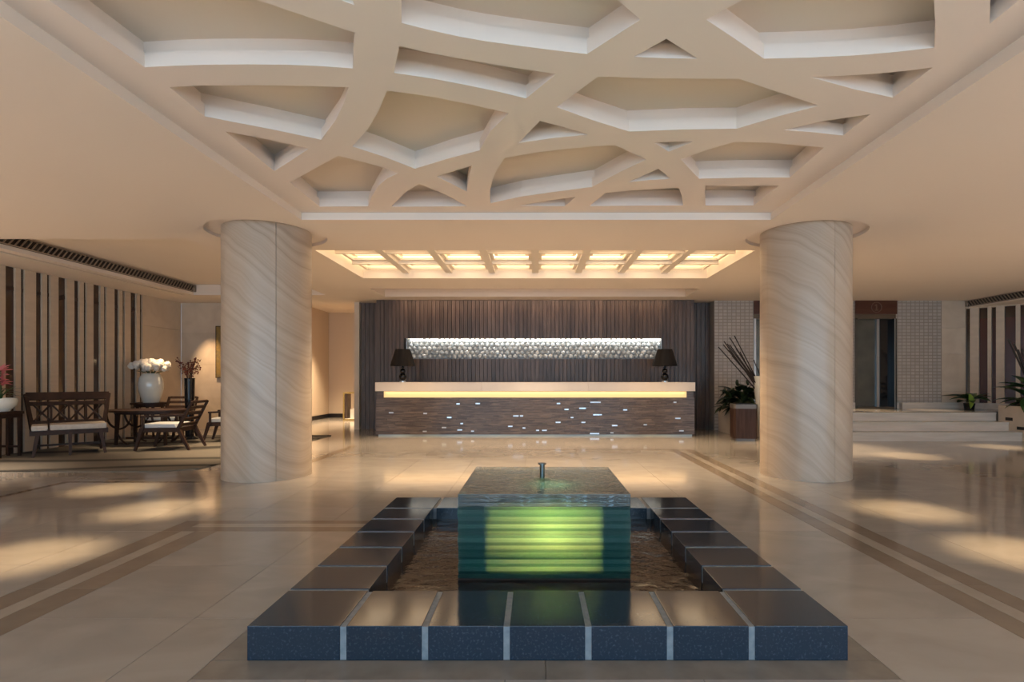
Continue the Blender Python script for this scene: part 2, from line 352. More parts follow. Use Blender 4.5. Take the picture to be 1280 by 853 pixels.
def piece_m(name, r, m):
    x0, x1, y0, y1 = r; o = ob(name, bx(x0+.0015, x1-.0015, y0+.0015, y1-.0015, -0.010, 0), m, floor); return o
for i in range(19):
    for j in range(12):
        c = (GX0+i*T, GX0+(i+1)*T, GY0+j*T, GY0+(j+1)*T)
        rs = [c]
        for h in holes: rs = sub(rs, h)
        near = min(abs(c[0]), abs(c[1])) < 1.0*(c[3])+0.4
        for r in rs:
            if near and r[1]-r[0] > .02 and r[3]-r[2] > .02: piece_m('floor_tile', r, 'floor_marble')
            elif not near: piece_m('floor_tile', r, 'floor_marble')
for b in BANDS:
    x0, x1, y0, y1, m = b
    nm = {'inlay_dark': 'border_inlay', 'inlay_light': 'border_inlay', 'inlay_brown': 'border_inlay', 'surround_stone': 'pool_surround_slab'}[m]
    if y1-y0 > x1-x0: n = max(1, round((y1-y0)/1.2)); [piece_m(nm, (x0, x1, y0+(y1-y0)*k/n, y0+(y1-y0)*(k+1)/n), m) for k in range(n)]
    else: n = max(1, round((x1-x0)/1.2)); [piece_m(nm, (x0+(x1-x0)*k/n, x0+(x1-x0)*(k+1)/n, y0, y1), m) for k in range(n)]
bm = B(); X0, X1 = LWX-0.3, RWX+0.5
for r in [(X0, GX0, GY0, 19), (GX1, X1, GY0, 19), (GX0, GX1, GY1, 19)]: box(bm, r[0], r[1], r[2], r[3], -0.010, 0)
ob('bounce_field', bx(X0, X1, -5, GY0, -0.010, 0), 'bounce_stone', floor)  # unseen floor behind the camera, added pale to throw warm light at the ceiling
ob('floor_field', bm, 'floor_far', floor)

# ------------------------------------------------------------------ ceiling
def S(pts, Z=ZL): return [pyr(u, v, Z) for u, v in pts]
CELLS = [
 [(-2.43, 2.25)]+S([(180.7, 84), (220, 82), (259, 81), (310, 80.5), (360, 81), (400, 82.5), (441, 85.5), (443.8, 41), (390, 23), (340, 5.9)])+[(-1.75, 2.5)],
 S([(502, 28.6), (535, 37), (574, 45.7), (607, 51.5), (640, 56), (690, 62.5), (733.7, 67.5), (800.5, 24.6), (772, 0)])+[(0.15, 2.35), (-0.35, 2.35), (-0.62, 2.45)]+S([(501.7, 0)]),
 S([(882.5, 24.4), (918, 48), (955, 73.4), (1010, 72), (1067.5, 69.4), (1120, 65), (1168, 59.4), (1169.5, 40), (1167.5, 0)])+[(1.75, 2.4), (1.3, 2.35)]+S([(928.4, 0)]),
 S([(1237, 30), (1274, 0)])+[(2.36, 2.3), (2.1, 2.35)]+S([(1237.8, 0)]),
 S([(443, 6.5), (425.5, 0)])+[(-1.5, 2.3), (-0.85, 2.2)],
 S([(212, 109), (254.5, 106.8), (340, 106.6), (390, 107.5), (435.6, 109.5), (430, 129), (419.7, 150), (401.4, 174.6), (370, 168), (340, 161.7), (297, 153.5), (255.7, 145.3)]),
 S([(281.7, 164.5), (333, 174), (386, 186), (365, 200), (342.8, 214)]),
 S([(499.4, 57.4), (536, 66), (574, 72.7), (620, 81.2), (660, 87.3), (695, 92.6), (657.5, 123), (620, 114), (581, 106), (541.6, 98.4), (492.4, 91), (496, 72.7)]),
 S([(483.5, 113.2), (513, 117), (544, 121.5), (590, 131), (636, 141.7), (613, 164), (604, 180), (599.5, 188), (561, 198), (518.6, 211), (480, 196), (440.5, 183), (459.5, 161.7), (473.6, 138.3)]),
 S([(833, 48.5), (872, 73.4), (832, 72.7), (792.3, 71)]),
 S([(747.7, 95.6), (790, 97.2), (831, 98), (923.8, 98.4), (973.8, 115.6), (1023.8, 132.2), (973.8, 145), (920.6, 161), (854, 161.9), (786.4, 164.5), (740, 150), (696, 134)]),
 S([(1012.8, 96.3), (1050, 95), (1083, 93), (1125, 89.5), (1166, 84.4), (1116, 122), (1067.5, 111.5)]),
 S([(980, 162.5), (1028, 151.5), (1087.8, 143), (1054, 169.4), (1018, 165.5)]),
 S([(675, 151.2), (705, 159), (735, 168.2), (692, 172.5), (648, 178.8)]),
 S([(817.5, 178.3), (842, 177.2), (866.5, 177), (850, 184), (836, 189.7)]),
 S([(631, 197.4), (670, 190.5), (710, 186), (740, 183.3), (769, 181.5), (807.5, 199.6), (775, 215), (740, 233.7), (690, 240.3), (650, 246), (613, 254), (612, 241.4), (615, 227), (621, 212)]),
 S([(851, 199.2), (885, 187), (918.6, 177.3), (961.7, 178.5), (1030, 184.5), (987, 222), (930, 222), (873.7, 223.4)]),
 S([(422.7, 194.7), (460, 204), (498, 216.3), (484, 223), (473, 232.4), (465, 245), (460.5, 258), (399.4, 258.5), (362.5, 228)]),
 S([(524, 229.7), (556, 243), (584, 257.8), (535, 258.3), (489, 258.5), (505, 242)]),
 S([(589.6, 207.3), (586, 222), (583.3, 239.6), (565, 230), (545.6, 220.7)]),
 S([(648, 257.2), (684, 251), (719.6, 246.3), (706, 257.8)]),
 S([(822.8, 211.1), (831, 217), (838, 223.6), (811, 225.2), (785, 227.8)]),
 S([(736.6, 257.7), (757, 241.3), (800, 237.3), (848, 234.7), (852, 244), (854, 256.9)]),
 S([(881, 232.4), (973.4, 232.4), (942, 256.9), (881.8, 256.9)]),
 # the part of the lattice over the viewer's head
 [(-2.43, 0.3), (-2.43, 1.75), (-1.75, 2.2), (-0.95, 1.9), (-0.7, 0.9), (-1.4, 0.2)], [(-0.35, 0.6), (-0.55, 1.9), (0.0, 2.15), (0.55, 1.8), (0.5, 0.7)],
 [(0.8, 0.3), (0.85, 1.8), (1.5, 2.1), (2.45, 1.7), (2.45, 0.4)], [(-2.4, -0.9), (-2.4, 0.05), (-1.3, -0.05), (-0.4, 0.3), (0.6, 0.2), (0.9, -0.9)], [(1.2, -0.9), (0.95, 0.1), (2.4, 0.15), (2.4, -0.9)],
]
def offset(poly, d):
    n = len(poly); A = sum(poly[i][0]*poly[(i+1) % n][1]-poly[(i+1) % n][0]*poly[i][1] for i in range(n)); s = 1 if A > 0 else -1
    out = []
    for i in range(n):
        p = Vector(poly[i-1]); q = Vector(poly[i]); r = Vector(poly[(i+1) % n])
        e1 = (q-p).normalized(); e2 = (r-q).normalized(); n1 = Vector((e1.y, -e1.x))*s; n2 = Vector((e2.y, -e2.x))*s
        m = n1+n2; m = m.normalized() if m.length > 1e-4 else n1
        k = d/max(0.45, m.dot(n1)); out.append((q.x+m.x*k, q.y+m.y*k))
    return out
HOLES = [rect(WX0, WX1, WY0, WY1), rect(CX0, CX1, CY0, CY1), rect(SX0, SX1, SY0, SY1), rect(RX0, RX1, RY0, RY1),
         rect(-7.53, -7.45, RY0+0.2, RY1)]+[circ(x, y, 0.69) for x, y, r in COLS]
ceil = plate('ceiling', rect(LWX-0.3, RWX+0.5, -5, BY+0.25), HOLES, ZC, ZC+0.081, 'ceiling_paint'); tag(ceil, 'cream painted lobby ceiling with recesses', None, None, 'structure')
o = plate('lattice_panel', rect(WX0-0.2, WX1+0.2, WY0-0.2, WY1+0.12), CELLS, ZL, ZL+0.088, 'well_paint', ceil); o['label'] = 'white openwork lattice of intersecting curved ribs'
plate('lattice_inner_lip', rect(WX0-0.2, WX1+0.2, WY0-0.2, WY1+0.12), [offset(c, 0.040) for c in CELLS], ZL+0.088, ZL+0.178, 'well_paint', ceil)
ob('lattice_backing', bx(WX0-0.2, WX1+0.2, WY0-0.2, WY1+0.12, ZL+0.178, ZL+0.21), 'backing_paint', ceil)
# upper closures of the other recesses
def lid(name, x0, x1, y0, y1, zt, m, t=0.05):
    bm = B(); box(bm, x0-t, x1+t, y0-t, y1+t, zt, zt+t); box(bm, x0-t, x0, y0-t, y1+t, ZC+0.081, zt); box(bm, x1, x1+t, y0-t, y1+t, ZC+0.081, zt)
    box(bm, x0, x1, y0-t, y0, ZC+0.081, zt); box(bm, x0, x1, y1, y1+t, ZC+0.081, zt); return ob(name, bm, m, ceil)
lid('slot_recess', SX0, SX1, SY0, SY1, ZC+0.24, 'well_paint')
lid('lounge_recess', RX0, RX1, RY0, RY1, 3.197, 'ceiling_paint')
lid('shadow_groove', -7.53, -7.45, RY0+0.2, RY1, ZC+0.10, 'black', 0.01)
for x, y, r in COLS: ob('column_recess', prism(B(), circ(x, y, 0.74), ZC+0.040, ZC+0.08), 'well_paint', ceil)
# ceiling over the corridor
cc = struct('ceiling_corridor', bx(-6.6, -4.2, BY+0.25, 17.3, 3.2, 3.25), 'ceiling_paint', 'plain ceiling of the corridor beyond the jamb')
ob('upstand', bx(-6.6, -4.2, BY+0.2, BY+0.25, ZC+0.08, 3.25), 'ceiling_paint', cc)

# coffered light panel
cp = thing('coffered_light_panel', 'glowing coffered ceiling panel above the floor before the reception counter', 'light panel', ((CX0+CX1)/2, CY0, ZC))
ZG = 3.065-ZC; cw = (CX1-CX0)/8; cy = 0.77; Y0 = CY1-CY0-3*cy
bm = B(); yb = CY1-CY0
box(bm, CX0-.03, CX1+.03, Y0-.05, Y0, .0811, .30); box(bm, CX0-.03, CX1+.03, yb, yb+.03, .0811, .30); box(bm, CX0-.03, CX0, Y0, yb, .0811, .30); box(bm, CX1, CX1+.03, Y0, yb, .0811, .30)
box(bm, CX0-.03, CX1+.03, Y0-.05, yb+.03, .30, .33)
ob('housing', bm, 'coffer_paint', cp)
me = mesh('beam', bx(-.055, .055, 0, 3*cy, 0, .07, .004))
for k in range(1, 8): o = link('beam', me, 'coffer_paint', cp); o.location = (CX0+k*cw, Y0, ZG)
me = mesh('cross_beam', bx(-cw/2+.055, cw/2-.055, -.025, .025, 0, .06))
fr = B(); a, b, c, d = cw/2-.055, cy/2-.025, cw/2-.105, cy/2-.075
for q in [(-a, a, -b, -d), (-a, a, d, b), (-a, -c, -d, d), (c, a, -d, d)]: box(fr, *q, .055, .085)
c2, d2 = c-.055, d-.055
for q in [(-c, c, -d, -d2), (-c, c, d2, d), (-c, -c2, -d2, d2), (c2, c, -d2, d2)]: box(fr, *q, .115, .140)
fme = mesh('coffer_frame', fr); dme = mesh('diffuser', bx(-a, a, -b, b, .19, .20))
for k in range(8):
    for j in range(3):
        x = CX0+(k+.5)*cw; y = Y0+(j+.5)*cy
        o = link('coffer_frame', fme, 'coffer_paint', cp); o.location = (x, y, ZG)
        o = link('diffuser', dme, 'diffuser', cp); o.location = (x, y, ZG)
        if j: o = link('cross_beam', me, 'coffer_paint', cp); o.location = (x, Y0+j*cy, ZG)

# ------------------------------------------------------------------ walls
def vline(x, u): return (x-0)*F/(u-VU)               # depth at which a wall of constant x is seen at column u
yS0 = vline(LWX, 0)-1.2; yS1 = vline(LWX, 178)
wl = struct('wall_left', bx(LWX-0.3, LWX-0.12, -5, BY, 0, 3.05), 'wall_plaster', 'wall behind the lounge, clad in stone slats and dark glass')
ob('near_cladding', bx(LWX-0.12, LWX, -5, yS0, 0, 2.974), 'slat_stone', wl)
o = ob('dark_glass', bx(LWX-0.12, LWX-0.035, yS0, yS1, 0.0, 2.974), 'dark_glass', wl)
ob('header_rail', bx(LWX-0.035, LWX-0.028, yS0, yS1, 2.60, 2.66), 'furniture_wood', wl)
GAPS = [(7.1, 19.4), (26.4, 31), (45.2, 52.9), (59, 63.2), (73.3, 83.2), (93.1, 99.3), (105, 108.4), (117, 125.4), (130.3, 133.2), (143.3, 149), (153.5, 156.2), (163.5, 170.6), (175, 178)]
y = yS0
for g in [(-70, -60), (-40, -28)]+GAPS:
    a, b = vline(LWX, g[0]), vline(LWX, g[1])
    if a > y: ob('stone_slat', bx(LWX-0.034, LWX, y, a, 0, 2.974, .003), 'slat_stone', wl)
    y = b
ys = [yS1, yS1+(BY-yS1)*0.5, BY]
for k in range(4):
    for j in range(1): ob('stone_panel', bx(LWX-0.12, LWX, yS1+.002, BY-.002, k*0.775+.002, min((k+1)*0.775, 2.974)-.002), 'stone_panel', wl)
wb = struct('wall_back', bx(LWX, -6.3, BY+.02, BY+.2, 0, 3.05), 'wall_plaster', 'stone clad end wall of the lounge')
for k in range(4):
    for x0, x1 in [(LWX, -7.25), (-7.25, -6.3)]:
        ob('stone_panel', bx(x0+.002, x1-.002, BY, BY+.02, k*0.775-.05*(k > 0)+.002, min((k+1)*0.775-.05, 2.974)-.002), 'stone_panel', wb)
wc = struct('wall_corridor', bx(-6.5, -6.3, BY+.2, 17, 0, 3.2), 'wall_plaster', 'plain beige side wall of the corridor')
we = struct('wall_corridor_end', bx(-6.5, -3.4, 17, 17.2, 0, 3.2), 'wall_plaster', 'pale end wall of the corridor beyond the stone jamb')
struct('wall_corridor_side', bx(-4.2, -4.05, BY+.3, 17, 0, 3.2), 'wall_plaster', 'inner side wall of the corridor behind the timber wall')
struct('baseboard_corridor', bx(-6.3, -6.28, BY+.2, 17, 0, .12), 'baseboard', 'black skirting along the corridor side wall')
struct('baseboard_corridor_end', bx(-6.28, -4.2, 16.98, 17, 0, .12), 'baseboard', 'black skirting along the corridor end wall')
tj = struct('trim_1', bx(-4.22, -4.105, BY-.12, BY+.3, 0, 2.974), 'stone_panel', 'pale stone jamb at the corridor beside the timber wall')
# timber wall
wt = struct('wall_timber', bx(-4.1, 4.1, BY+.02, BY+.2, 0, 3.05), 'wood_back', 'dark timber batten wall behind the reception counter')
CYW = 12.6
NX0, NX1, NZ0, NZ1 = (508-VU)/F*CYW, (827-VU)/F*CYW, H+(VV-449)/F*CYW, H+(VV-423)/F*CYW
bm = B(); xc0, xc1 = -3.60, 3.60
box(bm, xc0, NX0, CYW+.03, BY+.02, 0, 2.974); box(bm, NX1, xc1, CYW+.03, BY+.02, 0, 2.974); box(bm, NX0, NX1, CYW+.03, BY+.02, 0, NZ0); box(bm, NX0, NX1, CYW+.03, BY+.02, NZ1, 2.974); box(bm, NX0, NX1, CYW+.14, BY+.02, NZ0, NZ1)
ob('backing', bm, 'wood_back', wt)
def batten(x0, x1, yf, z0, z1): ob('batten', bx(x0, x1, yf, yf+.03+.0, z0, z1, .004), 'wood_batten', wt)
n = 80; p = (xc1-xc0)/n
for k in range(n):
    x0, x1 = xc0+k*p+.004, xc0+(k+1)*p-.004; dy = random.choice([0, 0, .008, .014])
    if x1 > NX0 and x0 < NX1:
        batten(x0, x1, CYW+dy, NZ1, 2.974); batten(x0, x1, CYW+dy, 0.0, NZ0)
    else: batten(x0, x1, CYW+dy, 0, 2.974)
for s in (-1, 1):
    for k in range(5):
        a, b = 3.6+k*.1, 3.6+(k+1)*.1-.008
        batten(*(sorted((s*a, s*b))), BY-.01, 0, 2.974)
# crystal niche
cr = thing('crystal_frieze', 'long lit frieze of crystal beads set into the dark timber wall', 'wall decoration', (0, CYW+.14, NZ0))
ob('back_panel', bx(NX0+.005, NX1-.005, -.012, -.002, .003, NZ1-NZ0-.003), 'niche_white', cr)
ob('light_strip', bx(NX0+.01, NX1-.01, -.035, -.015, NZ1-NZ0-.045, NZ1-NZ0-.006), 'led_white', cr)
for s in (NX0+.008, NX1-.008): ob('end_trim', bx(s-.008, s+.008, -.15, -.012, .003, NZ1-NZ0-.003), 'steel', cr)
bm = B(); bmesh.ops.create_icosphere(bm, subdivisions=2, radius=.056)
for v in bm.verts: v.co.y *= .55
cme = mesh('crystal', bm); ncol = 50; nrow = 5; px = (NX1-NX0-.03)/ncol; pz = (NZ1-NZ0-.03)/nrow
for r in range(nrow):
    for k in range(ncol):
        o = link('crystal', cme, 'crystal', cr); o.location = (NX0+.015+(k+.5+(.22 if r % 2 else -.22))*px, -.055+random.uniform(-.015, .015), .06+r*pz)
        o.rotation_euler = (random.uniform(-.4, .4), random.uniform(0, 3), random.uniform(-.4, .4)); s = random.uniform(.85, 1.05); o.scale = (s, s, s)
light('frieze_light', 'AREA', (0, CYW+.02, NZ1-.03), 6.5, (1.0, 0.93, 0.84), (math.radians(25), 0, 0), shape='RECTANGLE', size=NX1-NX0-.1, size_y=.03)
light('wall_wash', 'AREA', (0, 12.32, ZC-.01), 12, (1.0, 0.60, 0.34), (math.radians(12), 0, 0), shape='RECTANGLE', size=6.2, size_y=.05)

# elevator wall and right side
EY = 12.75; ZP = .51
def ex(u): return (u-VU)/F*EY
E1 = (ex(942), ex(994)); E2 = (ex(1068.5), ex(1120.5)); XT = ex(1177); XS = ex(1207)
wr = struct('wall_elevator', bx(4.1, XS, EY+.4, EY+.5, 0, 3.05), 'black', 'mosaic tiled wall with two lift openings')
for x0, x1 in [(4.1, E1[0]), (E1[1], E2[0]), (E2[1], XT)]: ob('tiled_pier', bx(x0, x1, EY, EY+.4, 0, 2.974), 'tile_wall', wr)
for x0, x1 in [(E1[1], E2[0]), (E2[1], XT)]: ob('skirting', bx(x0, x1, EY-.02, EY, ZP, ZP+.13), 'step_stone', wr)
for k in range(4): ob('stone_panel', bx(XT+.002, XS-.002, EY, EY+.4, [0, .9, 1.75, 2.35][k]+.002, [.9, 1.75, 2.35, 2.974][k]-.002), 'stone_panel', wr)
for i, (x0, x1) in enumerate((E1, E2)):
    d = thing('door_%d' % (i+1), ['dark lift entrance mostly hidden behind the marble column', 'dark steel lift doors under a red-brown header at the top of the steps'][i], None, ((x0+x1)/2, EY, ZP), kind='structure')
    hw = (x1-x0)/2; hz = lambda v: H+(VV-v)/F*EY-ZP
    hd = ob('header', bx(-hw, hw, -.03, .38, hz(393), 2.974-ZP), 'elev_wood', d)
    ob('transom', bx(-hw, hw, .02, .38, hz(398.5), hz(393)), 'bronze', d)
    bm = B(); 
    import math as _m
    ring = [(.115*_m.cos(a), -.036, .115*_m.sin(a)) for a in [2*PI*k/32 for k in range(33)]]
    tube(bm, ring, .008, 6); box(bm, -.012, .012, -.042, -.03, -.06, .06); box(bm, -.035, .035, -.042, -.03, -.072, -.058); bar(bm, (-.035, -.036, .038), (0, -.036, .062), .012, .014)
    e = ob('number_emblem', bm, 'emblem', hd); e.location = (0, 0, (hz(393)+2.974-ZP)/2); e['label'] = 'ringed figure one'
    ob('jamb', bx(-hw, -hw+.05, -.02, .38, 0, hz(398.5)), 'steel' if i == 0 else 'dark_steel', d); ob('jamb', bx(hw-.055, hw, -.02, .38, 0, hz(398.5)), 'dark_steel', d)
    ob('jamb_strip', bx(hw-.06, hw-.04, -.03, -.02, 0, hz(398.5)), 'steel', d)
    xm = -hw+.05+.62*(2*hw-.1)
    ob('door_panel', bx(-hw+.05, xm, .16, .20, .03, hz(398.5)), 'elev_door', d); ob('mullion', bx(xm, xm+.06, .12, .2, 0, hz(398.5)), 'steel', d)
    ob('side_panel', bx(xm+.06, hw-.055, .10, .2, 0, hz(398.5)), 'lamp_black', d)
    ob('threshold', bx(-hw+.05, hw-.055, .0, .2, 0, .03), 'bronze', d)
# steps and platform
SX = 9.27; SXL = 4.95
st = thing('steps', 'three broad pale stone steps up to the lift landing', None, (0, 10.6, 0), kind='structure')
for k in range(3):
    ob('riser_block', bx(SXL, SX, k*.3, (k+1)*.3 if k < 2 else .9, 0 if k == 0 else 0, (k+1)*.17-.03), 'step_stone', st)
    ob('tread', bx(SXL, SX, k*.3-.012, (k+1)*.3-.014 if k < 2 else .9, (k+1)*.17-.03, (k+1)*.17, .004), 'step_stone', st)
struct('floor_landing', bx(4.95, 10.9, 11.5, EY+.4, 0.0, ZP), 'floor_far', 'raised marble landing in front of the lifts')
struct('trim_2', bx(ex(1123), 9.75, EY-.14, EY-.02, ZP, .643), 'step_stone', 'low stone kerb along the wall of the landing')
ws = struct('wall_right', bx(RWX, RWX+.2, -5, 12.0, 0, 3.05), 'wall_plaster', 'beige side wall beyond the landing')
wz = thing('wall_right_slats', 'stone slats before dark red glass beside the landing', None, (0, 0, 0), kind='structure')
def rs(u): k = (u-VU)/F; return (EY*k-XS)/(1+k)
def slab(name, t0, t1, d0, d1, z0, z1, m, par=wz):
    pts = []
    for t, d in ((t0, d0), (t1, d0), (t1, d1), (t0, d1)): pts.append((XS+t+d*.7071, EY-t+d*.7071))
    return ob(name, prism(B(), pts, z0, z1), m, par)
UE = [(1207.6, 1212.5, 0), (1212.5, 1223.6, 1), (1223.6, 1234.4, 0), (1234.4, 1239.3, 1), (1239.3, 1245, 0), (1245, 1255.6, 1), (1255.6, 1269.6, 0), (1269.6, 1275.3, 1), (1275.3, 1290, 0), (1290, 1300, 1), (1300, 1312, 0), (1312, 1330, 1)]
slab('glass_pane', 0, rs(1345), .12, .14, ZP, 2.79, 'dark_glass')
slab('interior_panel', rs(1222), rs(1345), .10, .12, ZP, 2.55, 'red_interior')
slab('fascia', -.0, rs(1345), .0, .14, 2.79, 2.974, 'slat_stone')
for a, b, s in UE:
    if s: slab('stone_slat', rs(a), rs(b), 0, .10, ZP, 2.79, 'slat_stone')
slab('cove_back', -.5, rs(1345), .3, .35, 0, 3.05, 'wall_plaster'); slab('end_post', -.06, .0, .0, .3, ZP, 2.974, 'slat_stone')
slab('kerb', -.02, rs(1345), -.12, .0, ZP, .643, 'step_stone')
# entrance front behind the camera: mullions only
wf = thing('window_1', 'tall glazed entrance front opposite the reception counter', None, (0, -4.7, 0), kind='structure')
for k in range(8): ob('mullion', bx(LWX+k*2.7, LWX+k*2.7+.08, -.08, 0, 0, 2.974), 'dark_steel', wf)
ob('transom', bx(LWX, RWX, -.08, 0, 2.85, 2.974), 'dark_steel', wf)

# vents
def vent(name, label, x, y0, y1, z0, z1, side, n):
    v = thing(name, label, 'vent', (x, y0, z0)); L_ = y1-y0; h = z1-z0
    ob('backing', bx(-.06*side-.004, -.06*side+.004, 0, L_, 0, h), 'vent_dark', v)
    bm = B(); f = .010; X = sorted((-.03*side, .004*side))
    box(bm, X[0], X[1], 0, L_, 0, f); box(bm, X[0], X[1], 0, L_, h-f, h); box(bm, X[0], X[1], 0, f, f, h-f); box(bm, X[0], X[1], L_-f, L_, f, h-f)
    ob('frame', bm, 'vent_blade', v)
    me = mesh('blade', bar(B(), (-.02*side, -.05, f), (-.02*side, .05, h-f), .02, .012))
    for k in range(n): o = link('blade', me, 'vent_blade', v); o.location = (0, .07+(L_-.14)*k/(n-1), 0)
vent('air_vent', 'long dark air grille in the raised ceiling above the lounge slats', RX0+.066, RY0+.02, RY1-.02, 3.035, 3.18, 1, 54)
bh = struct('trim_3', bx(9.896, 10.9, 9.5, EY-.0, 2.81, 2.974), 'ceiling_paint', 'bulkhead under the ceiling beside the landing')
vent('air_vent', 'short dark air grille in the bulkhead beside the landing', 9.83, 10.0, EY-.02, 2.83, 2.965, -1, 32)

# ------------------------------------------------------------------ columns
for i, (x, y, r) in enumerate(COLS):
    c = thing('column', ['round veined marble column beside the lounge', 'round veined marble column before the lifts'][i], None, (x, y, 0), kind='structure')
    ob('core', lathe(B(), [(r-.03, 0), (r-.03, ZC+.04)], 48), 'floor_grout', c, True)
    z = 0
    for s in range(4):
        a0 = (0.62 if i == 0 else .2)+s*PI/2; g = .002/r; bm = B(); n = 20; rings = []
        for k in range(n+1):
            a = a0+g+(PI/2-2*g)*k/n; ca, sa = math.cos(a), math.sin(a)
            rings.append([bm.verts.new((q*ca, q*sa, zz)) for q, zz in ((r-.028, 0.0), (r, 0.0), (r, ZC+.039), (r-.028, ZC+.039))])
        for p0, p1 in zip(rings, rings[1:]):
            for k in range(4): bm.faces.new([p0[k], p0[(k+1) % 4], p1[(k+1) % 4], p1[k]])
        bm.faces.new(rings[0]); bm.faces.new(rings[-1][::-1]); ob('marble_panel', bm, 'column_marble', c, True)

# ------------------------------------------------------------------ pool and glass fountain
pool = thing('fountain_pool', 'square black granite pool with a low wide rim', 'pool', ((PX0+PX1)/2, (PY0+PY1)/2, 0))
W = (PX1-PX0)/2; CRN, JT = .394, .027; RZ = .146; MID = (2*W-2*CRN-6*JT)/5
ed = [(-W, -W+CRN)]; q = -W+CRN+JT
for k in range(5): ed.append((q, q+MID)); q += MID+JT
ed.append((W-CRN, W))
for i in range(7):
    for j in range(7):
        if i in (0, 6) or j in (0, 6):
            x0, x1 = ed[i]; y0, y1 = ed[j]; o = ob('rim_block', bx(x0, x1, y0, y1, 0, RZ, .003), 'granite', pool)
IN = W-CRN
bm = B(); t = .004
for q in [(-W+t, W-t, -W+t, -IN-t), (-W+t, W-t, IN+t, W-t), (-W+t, -IN-t, -IN-t, IN+t), (IN+t, W-t, -IN-t, IN+t)]: box(bm, *q, 0.0, RZ-t)
ob('joint_filler', bm, 'joint_metal', pool)
ob('basin', bx(-IN, IN, -IN, IN, 0, .012), 'basin', pool)
ob('water', bx(-IN, IN, -IN, IN, .012, .055), 'water', pool)
g = thing('glass_fountain', 'block of stacked green glass lit from within, standing in the pool', 'fountain', (.051, 3.642, .055))
GW = .489; TH = .135; LH = .0202; NL = 20; z = .012
ob('base', bx(-GW, GW, -GW, GW, 0, z), 'basin', g)
LA, LD = .0236, .0168
fb, fb2 = [mesh('glass_bar', bx(-GW, GW, -TH/2, TH/2, 0, q-.0012)) for q in (LA, LD)]; sb, sb2 = [mesh('glass_bar', bx(-TH/2, TH/2, -GW+TH+.001, GW-TH-.001, 0, q-.0012)) for q in (LA, LD)]
ci = GW-TH-.004; co = ci-.02; cbm = B()
for q in [(-ci, ci, -ci, -co), (-ci, ci, co, ci), (-ci, -co, -co, co), (co, ci, -co, co)]: box(cbm, *q, 0, LH-.001)
cme = mesh('core_sheet', cbm); cme2 = cme.copy(); zz = z-LD; zk = z
for k in range(NL):
    dk = k % 2 == 1; zz += LD if k % 2 == 0 else LA; ck = random.random() < .4; gm = 'glass_layer_dark' if dk else 'glass_layer'
    for s in (-1, 1):
        o = link('glass_bar', fb2 if dk else fb, gm, g); o.location = (random.uniform(-.004, .004), s*(GW-TH/2)+random.uniform(-.006, .006), zz)
        o = link('glass_bar', sb2 if dk else sb, gm, g); o.location = (s*(GW-TH/2)+random.uniform(-.003, .003), 0, zz)
    o = link('core_sheet', cme2 if ck else cme, 'glass_core_dark' if ck else 'glass_core', g); o.location = (random.uniform(-.004, .004), random.uniform(-.003, .003), z+k*LH)
zt = z+NL*LH
for k in range(3): o = ob('top_sheet', bx(-GW, GW, -GW, GW, 0, .0225, .002), 'glass_top', g); o.location = (0, 0, zt+k*.0245)
zt += 3*.0245
nz = ob('nozzle', lathe(B(), [(.0, 0), (.016, 0), (.016, .09), (.027, .092), (.027, .10), (0, .10)], 20), 'dark_steel', g, True); nz.location = (-.005, 0, zt)
sp = ob('splash_ring', lathe(B(), [(.0, .004), (.02, .012), (.045, .008), (.06, 0)], 24), 'glass_top', g, True); sp.location = (-.005, 0, zt)
lm = ob('lamp_tube', lathe(B(), [(0, 0), (.03, 0), (.03, .22), (0, .22)], 16), 'led_white', g, True); lm.location = (.05, -.05, .08)
light('fountain_lamp', 'POINT', (.10, 3.45, .33), 56, (1.0, 0.79, 0.44), shadow_soft_size=.06)

# ------------------------------------------------------------------ reception counter
RY = 11.55; CWX = (868-471)/2/F*RY; ct = thing('reception_counter', 'long reception counter with pale stone top and dark mosaic front', 'counter', (0, RY, 0))
ZT0, ZT1, ZS = .933, 1.115, .80
for a, b in [(-CWX, -1.1), (-1.1, 1.1), (1.1, CWX)]: ob('counter_top', bx(a+.0015, b-.0015, -.10, .62, ZT0, ZT1, .004), 'counter_stone', ct)
ob('body', bx(-CWX+.03, CWX-.03, .03, .58, .035, ZT0), 'wood_back', ct)
ob('light_strip', bx(-CWX+.16, CWX-.16, -.02, .03, ZS, ZT0-.005), 'glow_strip', ct)
for s in (-1, 1): ob('strip_end', bx(*sorted((s*(CWX-.16), s*(CWX-.02))), -.02, .03, ZS, ZT0), 'counter_mosaic', ct)
ob('plinth', bx(-CWX+.05, CWX-.05, -.03, .55, 0, .035), 'plinth_glass', ct)
bm = B(); zc = .035; rows = 31; rh = (ZS-zc)/rows
for r in range(rows):
    x = -CWX
    while x < CWX-.01:
        l = random.uniform(.12, .42); x1 = min(CWX, x+l); 
        if CWX-x1 < .06: x1 = CWX
        box(bm, x+.0015, x1-.0015, -.035-random.choice([0, .003, .006, .010]), .03, zc+r*rh+.001, zc+(r+1)*rh-.001); x = x1
o = ob('mosaic_front', bm, 'counter_mosaic', ct); o['kind'] = 'stuff'
me = mesh('mirror_tile', bx(-.5, .5, -.006, .006, -.5, .5))
